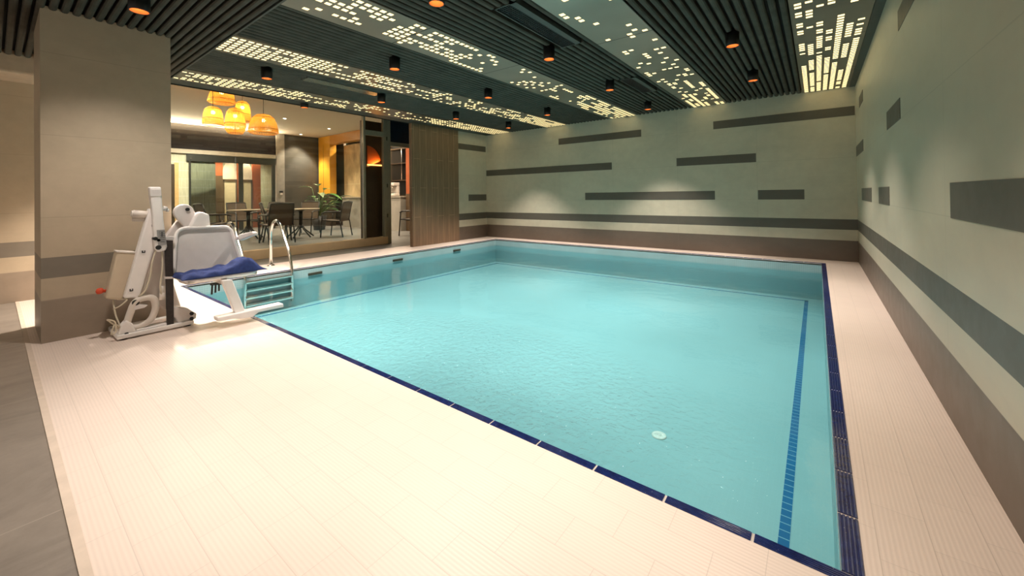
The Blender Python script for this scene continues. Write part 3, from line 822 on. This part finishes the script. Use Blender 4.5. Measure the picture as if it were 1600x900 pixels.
lo = bpy.data.objects.new('arch_light', l); COL.objects.link(lo); lo.location = Vector((-9.51, 6.34, 2.15))*U; lo.rotation_euler = (R(180), R(-25), R(90))

# ------------------------------------------------------------------ dining room shell
CX = -18.0; CY = 9.0; CZ = 3.97
DCEIL = plain('warm_white_plaster', (.76, .66, .53), .8, 0, .04)
SLATEW = stone_wall('dark_slate_wall', (.085, .075, .060), .35, .35, 1.2)
GREENP = wood_tile('pale_green_wood', (.62, .62, .45), 3.0, .25)
st(MB().box(-19, GX-.06, -1.0, 13, CZ, CZ+.1).build('ceiling', DCEIL))
# back wall in pieces: opening for the big sliding doors
st(MB().box(CX-.2, CX, 7.55, 11.2, 0, CZ).build('wall_far', SLATEW))
st(MB().box(CX-.2, CX+.10, 7.24, 7.55, 0, CZ).build('wall_pilaster', plain('grey_pilaster', (.30, .27, .23), .5)))
st(MB().box(CX-.2, CX, -1.0, 7.24, 2.93, CZ).build('wall_bulkhead', plain('bulkhead_brown', (.03, .026, .024), .15)))
st(MB().box(CX-.0, CX+.12, -1.0, 7.2, 2.90, 3.05).build('trim_13', plain('pale_grey_trim', (.40, .37, .31), .5)))
# suspended dark soffit before the sliding doors
st(MB().box(CX, CX+.05, -1.0, 7.2, 3.05, 3.62).build('trim_14', plain('dark_gloss_soffit', (.018, .016, .017), .1)))
# sliding doors
dr = empty('sliding_door', (CX+.06, 5.6, 0), 'wide dark framed glass sliding door at the far side of the dining room', 'sliding door')
FR = plain('anthracite_frame', (.022, .024, .020), .4)
b = MB(); b.box(-.05, .05, -1.35, 1.6, 2.63, 2.88); b.build('track_box', FR, dr)
for y, w in ((-1.26, .05), (.34, .14), (1.52, .12)):
    MB().box(-.04, .04, y-w/2, y+w/2, 0, 2.63).build('stile', FR, dr)
b = MB(); b.box(-.008, .008, -1.22, .28, .03, 2.63); b.build('pane', GLASS, dr)
b = MB(); b.box(-.008, .008, .41, 1.46, .03, 2.63); b.build('pane', GLASS, dr)
MB().cyl((.055, -1.24, 2.72), (.075, -1.24, 2.72), .03, 14).build('roller', STEEL, dr)
# corridor behind the doors
st(MB().box(-20.3, -20.2, 2.0, 9, 0, 3.4).build('wall_corridor', GREENP))
st(MB().box(-20.3, CX-.2, -1, 9.2, 3.3, 3.4).build('ceiling', DCEIL))
st(MB().box(-20.3, -19, -1, 9.2, -.35, -.002).build('floor', DSLATE))
st(MB().box(CX-.18, CX-.02, 2.0, 5.14, 0, 2.92).build('wall_door', GREENP))
st(MB().box(CX-.02, CX+.03, 3.92, 4.03, 0, 2.55).build('trim_15', plain('warm_door_lining', (.62, .42, .18), .5)))
st(MB().box(CX-.02, CX+.02, 3.70, 3.92, 0, 2.5).build('door_1', DB))
TER = plain('terracotta_paint', (.38, .085, .022), .55)
CREAM = plain('cream_paint', (.66, .53, .34), .6)
MPL = plain('dark_walnut', (.10, .06, .03), .45)
ar_ = empty('arched_doorway', (-19.3, 6.2, 0), 'terracotta corridor wall with cream arched doors, seen through the sliding door', 'doorway')
b = MB(); b.box(-.06, 0, -.80, -.45, 2.2, 2.9); b.box(-.06, 0, .62, .95, 0, 2.9); b.box(-.06, 0, .05, .22, 0, 2.9); b.build('wall_panel', TER, ar_)
for y0, y1 in ((-.45, .05), (.22, .62)):
    mid = (y0+y1)/2; hw = (y1-y0)/2
    b = MB(); b.prism([(y0, 2.05), (y1, 2.05), (y1, 2.3)] + [(mid+hw*math.cos(R(a)), 2.3+.5*math.sin(R(a))) for a in range(10, 171, 10)] + [(y0, 2.3)], 'X', -.05, -.02)
    b.build('fanlight', plain('pale_pink_plaster', (.70, .56, .44), .6), ar_)
    b = MB(); b.box(-.05, -.01, y0+.03, y1-.03, 0, 1.98); b.build('door_leaf', CREAM, ar_)
    b = MB(); b.box(-.05, .02, y0, y0+.05, 0, 2.05); b.box(-.05, .02, y1-.05, y1, 0, 2.05); b.box(-.05, .02, y0, y1, 1.97, 2.06); b.build('door_casing', MPL, ar_)
b = MB(); b.box(-.06, 0, -.80, -.45, 0, 2.2); b.build('side_panel', MPL, ar_)

# right-hand side of the dining room: portal, counter, back bar
YEL = plain('mustard_lacquer', (.72, .34, .028), .35, 0, .05, 3)
pt = empty('yellow_portal', (-16.2, CY, 0), 'mustard yellow portal frame over the counter at the right of the dining room', 'portal frame')
b = MB(); b.box(-17.9+16.2, -16.92+16.2, 0, .30, 1.41, 3.96); b.build('upright', YEL, pt, bevel=.006)
b = MB(); b.box(-17.48+16.2, -17.46+16.2, -.004, .01, 1.41, 3.6); b.build('joint', MPL, pt)
b = MB(); b.box(-16.92+16.2, -13.2+16.2, 0, .30, 3.58, 3.96); b.build('beam', plain('amber_lacquer', (.55, .22, .022), .35), pt, bevel=.006)
st(MB().box(-17.9, -17.0, CY+.02, CY+.3, 0, 1.41).build('wall_panel', DB))
ct = empty('bar_counter', (-14.1, CY, 0), 'long grey stone bar counter below the yellow portal', 'counter')
b = MB(); b.box(-1.8, 2.12, 0, .5, 0, 1.22); b.build('body', plain('grey_concrete', (.36, .33, .28), .5, 0, .12, 3), ct, bevel=.005)
b = MB(); b.box(-1.83, 2.15, -.03, .53, 1.22, 1.26); b.build('worktop', plain('pale_worktop', (.45, .41, .34), .35), ct, bevel=.005)
st(MB().box(-19, -9.4, 11.0, 11.2, 0, CZ).build('wall_bar', DB))
st(MB().box(-16.84, -15.2, 9.62, 9.72, 0, 3.57).build('trim_16', wood_tile('pale_oak', (.62, .46, .25), 3, 3)))
st(MB().box(-18.0, -16.84, 9.60, 9.72, 0, CZ).build('trim_17', DB))
sh = empty('back_bar_shelf', (-13.5, 10.3, 0), 'dark back bar shelf with a white appliance, seen through the open doorway', 'shelf')
b = MB(); b.box(-.9, 1.2, .1, .3, 0, 3.5); b.build('carcass', LAMPBLK, sh)
for z in (1.26, 1.9, 2.6, 3.2): MB().box(-.9, 1.2, -.1, .12, z, z+.04).build('shelf_board', MPL, sh)
b = MB(); b.box(.0, .03, -.1, .1, 1.94, 3.2); b.box(.55, .58, -.1, .1, 1.94, 3.2); b.build('divider', STEEL, sh)
cf = empty('coffee_machine', (-12.75, 9.25, 1.26), 'white coffee machine on the bar counter behind the doorway', 'coffee machine')
b = MB(); b.box(-.2, .2, -.12, .15, .02, .12); b.box(-.2, .2, .03, .15, .12, .40); b.box(-.2, .2, -.12, .15, .40, .52); b.build('body', OFFW, cf, bevel=.02)
MB().cyl((0, -.05, .33), (0, -.05, .40), .05, 16).build('spout', STEEL, cf); MB().box(-.16, .16, -.11, .02, .12, .135).build('drip_tray', BLACK, cf)
ps = empty('terracotta_post', (-11.75, 9.2, 0), 'terracotta post over a dark base right of the counter, seen through the doorway', 'post')
MB().box(-.16, .12, 0, .2, 1.35, CZ).build('shaft', TER, ps); MB().box(-.17, .13, -.01, .21, 0, 1.35).build('base', MPL, ps)

# dining room lamps: woven pendants
RAT = rattan_mat('woven_rattan', (.74, .43, .10)); BULB = emit('warm_bulb', (1.0, .72, .30), 12)
CANE = plain('cane', (.45, .19, .03), .5)
WIRE = plain('black_cord', (.02, .02, .02), .6)
def pendant(x, y, zc, rw, hh, shape, label):
    e = empty('rattan_pendant', (x, y, zc), label, 'pendant lamp', 'woven rattan pendant lamps')
    if shape == 'dome': pr = [(.14,.5),(.45,.46),(.68,.32),(.85,.05),(.96,-.28),(1.0,-.42),(.86,-.5)]
    elif shape == 'bell': pr = [(.12,.5),(.45,.47),(.72,.36),(.86,.15),(.94,-.15),(1.0,-.42),(.95,-.5)]
    else: pr = [(.12,.5),(.5,.46),(.74,.33),(.86,.1),(.95,-.12),(1.0,-.2),(.9,-.36),(.68,-.5)]
    P = [(r*rw, z*hh) for r, z in pr]; fine = []
    for (a, b_), (c, d) in zip(P, P[1:]):
        for k in range(3): fine.append((a+(c-a)*k/3, b_+(d-b_)*k/3))
    fine.append(P[-1])
    s_ = MB().lathe(fine, (0,0,0), 48).build('shade', RAT, e)
    for i in (0, 2, 4, len(P)-1):
        if i < len(P): b = MB(); b.tube([(P[i][0]*math.cos(2*PI*k/36), P[i][0]*math.sin(2*PI*k/36), P[i][1]) for k in range(36)], .007, 6, closed=True).build('hoop', CANE, e)
    b = MB(); b.lathe([(.001, -.045), (.032, -.03), (.045, 0), (.032, .03), (.012, .05)], (0, 0, hh*.18), 16); b.build('bulb', BULB, e)
    MB().tube([(0, 0, hh*.25), (0, 0, CZ-zc)], .006, 6).build('cord', WIRE, e)
    MB().cyl((0, 0, hh*.22), (0, 0, hh*.5), .022, 12).build('lamp_holder', WIRE, e)
    l = bpy.data.lights.new('pendant_light', 'POINT'); l.energy = 3.2; l.color = (1, .62, .26); l.shadow_soft_size = .05
    o = bpy.data.objects.new('pendant_light', l); COL.objects.link(o); o.location = Vector((x, y, zc+hh*.0))*U
Q = 'orange glowing woven rattan pendant lamp, '
pendant(-11.1, 3.30, 3.69, .28, .38, 'dome', Q+'highest of the five, cut by the ceiling edge')
pendant(-10.8, 3.04, 3.13, .205, .42, 'bell', Q+'leftmost of the five')
pendant(-10.8, 3.47, 3.08, .22, .60, 'urn', Q+'lowest and tallest, in the middle of the five')
pendant(-11.45, 3.84, 3.45, .19, .52, 'bell', Q+'farthest back, just right of the lowest one')
pendant(-10.9, 4.11, 3.10, .335, .48, 'dome', Q+'widest and rightmost of the five')

# recessed spots in the dining ceiling
SP = emit('spot_lens', (1, .92, .80), 14)
spots = [(-14.38, 6.08, 'nearest the widest rattan lamp'), (-17.5, 8.05, 'washing the dark slate wall'), (-15.25, 8.1, 'in front of the yellow portal'), (-11.9, 7.1, 'over the dining table chairs near the glass'), (-12.9, 8.4, 'at the right end of the yellow beam')]
for x, y, w in spots:
    e = empty('recessed_spotlight', (x, y, CZ), 'small round white ceiling spot, '+w, 'spotlight', 'recessed dining room spots')
    MB().lathe([(.075, -.002), (.078, -.012), (.055, -.012), (.052, -.004)], (0,0,0), 24).build('ring', OFFW, e)
    MB().lathe([(.052, -.006), (.001, -.006)], (0,0,0), 24).build('lens', SP, e)
    spot(x, y, CZ-.03, 120, 100, .6, (1, .86, .68))
spot(-17.55, 8.35, CZ-.05, 130, 70, .5, (1, .95, .88))
for x, y, p in ((-11.5, 2.5, 60), (-15.5, 3.5, 60), (-19.0, 4.5, 45), (-19.2, 6.6, 40), (-16.5, 10, 45), (-14.2, 9.9, 25), (-10.8, 8.2, 45)):
    spot(x, y, CZ-.05 if x > -18 else 3.25, p*2.4, 150, .7, (1, .84, .62))

l = bpy.data.lights.new('cove_light', 'AREA'); l.energy = 110; l.color = (1, .82, .60); l.shape = 'RECTANGLE'; l.size = .3; l.size_y = 5
o = bpy.data.objects.new('cove_light', l); COL.objects.link(o); o.location = Vector((CX+.25, 4.0, 3.64))*U; o.rotation_euler = (R(180), R(20), 0)
spot(-15.2, 4.0, 3.9, 200, 62, .8, (1, .92, .76), .05, (-18, 4.6, 1.6)); spot(-18.6, 5.6, 3.25, 130, 120, .8, (1, .86, .66))  # first: added spot without a fixture, aimed to brighten the pale green door wall
# dining table and chairs
DM = plain('dark_bronze_metal', (.035, .032, .028), .4, .5); SLING = plain('brown_mesh_sling', (.095, .062, .036), .75, 0, .15, 50)
TTOP = plain('tan_table_top', (.30, .24, .15), .4)
def table(x, y, label):
    e = empty('dining_table', (x, y, 0), label, 'table', 'round tables behind the glass')
    MB().lathe([(.001, .875), (.50, .875), (.545, .885), (.55, .90), (.545, .91), (.001, .91)], (0,0,0), 40).build('tabletop', TTOP, e)
    b = MB(); b.cyl((0,0,.30), (0,0,.86), .055, 16); b.lathe([(.18, .875), (.05, .82)], (0,0,0), 16); b.build('column', DM, e)
    for k in range(5):
        a = 2*PI*k/5+.3; c, s = math.cos(a), math.sin(a)
        MB().tube([(c*.03, s*.03, .42), (c*.12, s*.12, .26), (c*.40, s*.40, .02)], .022, 8).build('leg', DM, e)
    return e
table(-13.0, 5.95, 'round tan topped dining table with splayed dark legs, in front of the plant')
table(-14.05, 4.85, 'round dining table mostly hidden by the chairs at the left of the dining room')
def chair_proto(label):
    e = empty('dining_chair', (0,0,0), label, 'chair', 'dark sling armchairs in the dining room')
    # front = +x
    hw = .33
    b = MB()
    for s in (-1, 1):
        y = s*hw
        b.tube(rounded([(-.02-.30, y*.94, .50), (-.36, y*.94, .80), (-.44, y*.9, 1.10)], .1, 4), .02, 8)
        b.tube(rounded([(-.34, y, .50), (.26, y, .53)], .03, 3), .02, 8)
    b.tube([(-.44, -hw*.9, 1.10), (-.445, 0, 1.115), (-.44, hw*.9, 1.10)], .02, 8); b.tube([(.26, -hw, .53), (.26, hw, .53)], .018, 8)
    b.build('frame', DM, e)
    b = MB()
    P = [(-.30, .50), (-.36, .80), (-.435, 1.095)]
    for (a, c), (d, f) in zip(P, P[1:]): b.prism([(a-.008, c), (a+.008, c), (d+.008, f), (d-.008, f)], 'Y', -hw*.92, hw*.92)
    b.build('backrest', SLING, e)
    b = MB(); b.prism([(-.33, .49), (0, .478), (.26, .52), (.26, .535), (0, .496), (-.33, .508)], 'Y', -hw*.96, hw*.96); b.build('seat', SLING, e)
    for s in (-1, 1):
        MB().tube(rounded([(-.36, s*hw, .78), (-.30, s*hw*1.05, .80), (.16, s*hw*1.08, .79), (.25, s*hw*1.06, .74)], .08, 4), .024, 8).build('armrest', DM, e)
        MB().tube(rounded([(.22, s*hw*1.06, .76), (.25, s*hw*1.02, .5), (.30, s*hw, .0)], .1, 3), .02, 8).build('leg', DM, e)
        MB().tube(rounded([(-.33, s*hw, .50), (-.36, s*hw, .3), (-.42, s*hw, 0)], .1, 3), .02, 8).build('leg', DM, e)
    return e
G_ = 'dark framed brown sling armchair '
cs = [(-12.1, 4.87, R(178), 'with its back to the pool, nearest the glass'),
      (-14.1, 4.02, R(95), 'seen from the side, leftmost of all'),
      (-15.35, 5.15, R(10), 'second from the left, behind the dark stile'),
      (-14.35, 5.42, R(-70), 'third from the left, before the arched doors'),
      (-14.15, 6.62, R(-50), 'facing the pool behind the round tan table'),
      (-12.35, 6.72, R(215), 'rightmost, in front of the counter'),
      (-10.45, 8.32, R(200), 'just inside the open doorway, behind the wood-look panel'),
      (-12.75, 5.18, R(75), 'tucked in at the left of the round tan table')]
proto = None
for x, y, rz, lab in cs:
    if proto is None: proto = chair_proto(G_+lab); c = proto
    else: c = copy_tree(proto); c['label'] = G_+lab
    c.location = Vector((x, y, 0))*U; c.rotation_euler.z = rz

cr = empty('card_reader', (CX+.10, 7.40, 1.46), 'small black card reader with a pale keypad on the grey pilaster', 'card reader')
MB().box(0, .03, -.07, .07, .02, .10).build('reader_body', BLACK, cr, bevel=.006); MB().box(0, .025, -.05, .05, -.07, .015).build('keypad', OFFW, cr, bevel=.005)
# potted plant
pl = empty('potted_plant', (-15.4, 7.75, 0), 'potted plant with big pale green leaves behind the round table', 'plant')
MB().lathe([(.001, 0), (.20, 0), (.27, .55), (.25, .55), (.24, .50), (.001, .50)], (0,0,0), 28).build('pot', plain('dark_pot', (.03, .028, .025), .5), pl)
LEAF = plain('glossy_leaf', (.10, .24, .06), .3, 0, .3, 6); LEAF2 = plain('pale_leaf', (.42, .52, .30), .3, 0, .2, 6)
rn = random.Random(11)
def leaf(mb, base, direc, L, W):
    d = Vector(direc).normalized(); side = d.cross(Vector((0,0,1))).normalized(); up = side.cross(d)
    rows = []; N = 7
    for i in range(N+1):
        u = i/N; w = W*math.sin(PI*min(1, u**.75*.98+.02))
        p = Vector(base) + d*L*u + up*(-.35*L*u*u)
        rows.append([mb.bm.verts.new(p - side*w + up*w*.25), mb.bm.verts.new(p), mb.bm.verts.new(p + side*w + up*w*.25)])
    for a, c in zip(rows, rows[1:]):
        for k in range(2):
            f = mb._face([a[k], a[k+1], c[k+1], c[k]]); 
            if f: f.smooth = True
stem = MB(); lv = MB(); lp_ = MB()
for k in range(17):
    a = rn.uniform(0, 2*PI); h = rn.uniform(.75, 1.55); r = rn.uniform(.1, .45)
    tip = (math.cos(a)*r, math.sin(a)*r, h)
    stem.tube([(0,0,.5), (math.cos(a)*r*.4, math.sin(a)*r*.4, .5+(h-.5)*.6), tip], .011, 6)
    leaf(lp_ if k % 4 == 0 else lv, tip, (math.cos(a), math.sin(a), rn.uniform(-.1, .6)), rn.uniform(.35, .62), rn.uniform(.09, .16))
for a, h, r in ((-2.2, 1.62, .25), (-.6, 1.7, .2), (.9, 1.25, .75)):
    tip = (math.cos(a)*r, math.sin(a)*r, h); stem.tube([(0,0,.5), tip], .011, 6); leaf(lp_, tip, (math.cos(a), math.sin(a), .4), .5, .14)
stem.build('stem', plain('green_stem', (.08, .14, .04), .5), pl); lv.build('leaf', LEAF, pl); lp_.build('leaf', LEAF2, pl)

# ------------------------------------------------------------------ world, render
w = bpy.data.worlds.new('world'); sc.world = w; w.use_nodes = True
w.node_tree.nodes['Background'].inputs[0].default_value = (1.0, .86, .70, 1); w.node_tree.nodes['Background'].inputs[1].default_value = .25
vs = sc.view_settings; vs.view_transform = 'Standard'; vs.look = 'None'; vs.exposure = 1.12; vs.gamma = 1; vs.use_curve_mapping = False
cy = sc.cycles; cy.use_denoising = True; cy.max_bounces = 8; cy.diffuse_bounces = 4; cy.glossy_bounces = 4; cy.transparent_max_bounces = 12
cy.sample_clamp_indirect = 6; cy.caustics_reflective = False; cy.caustics_refractive = False
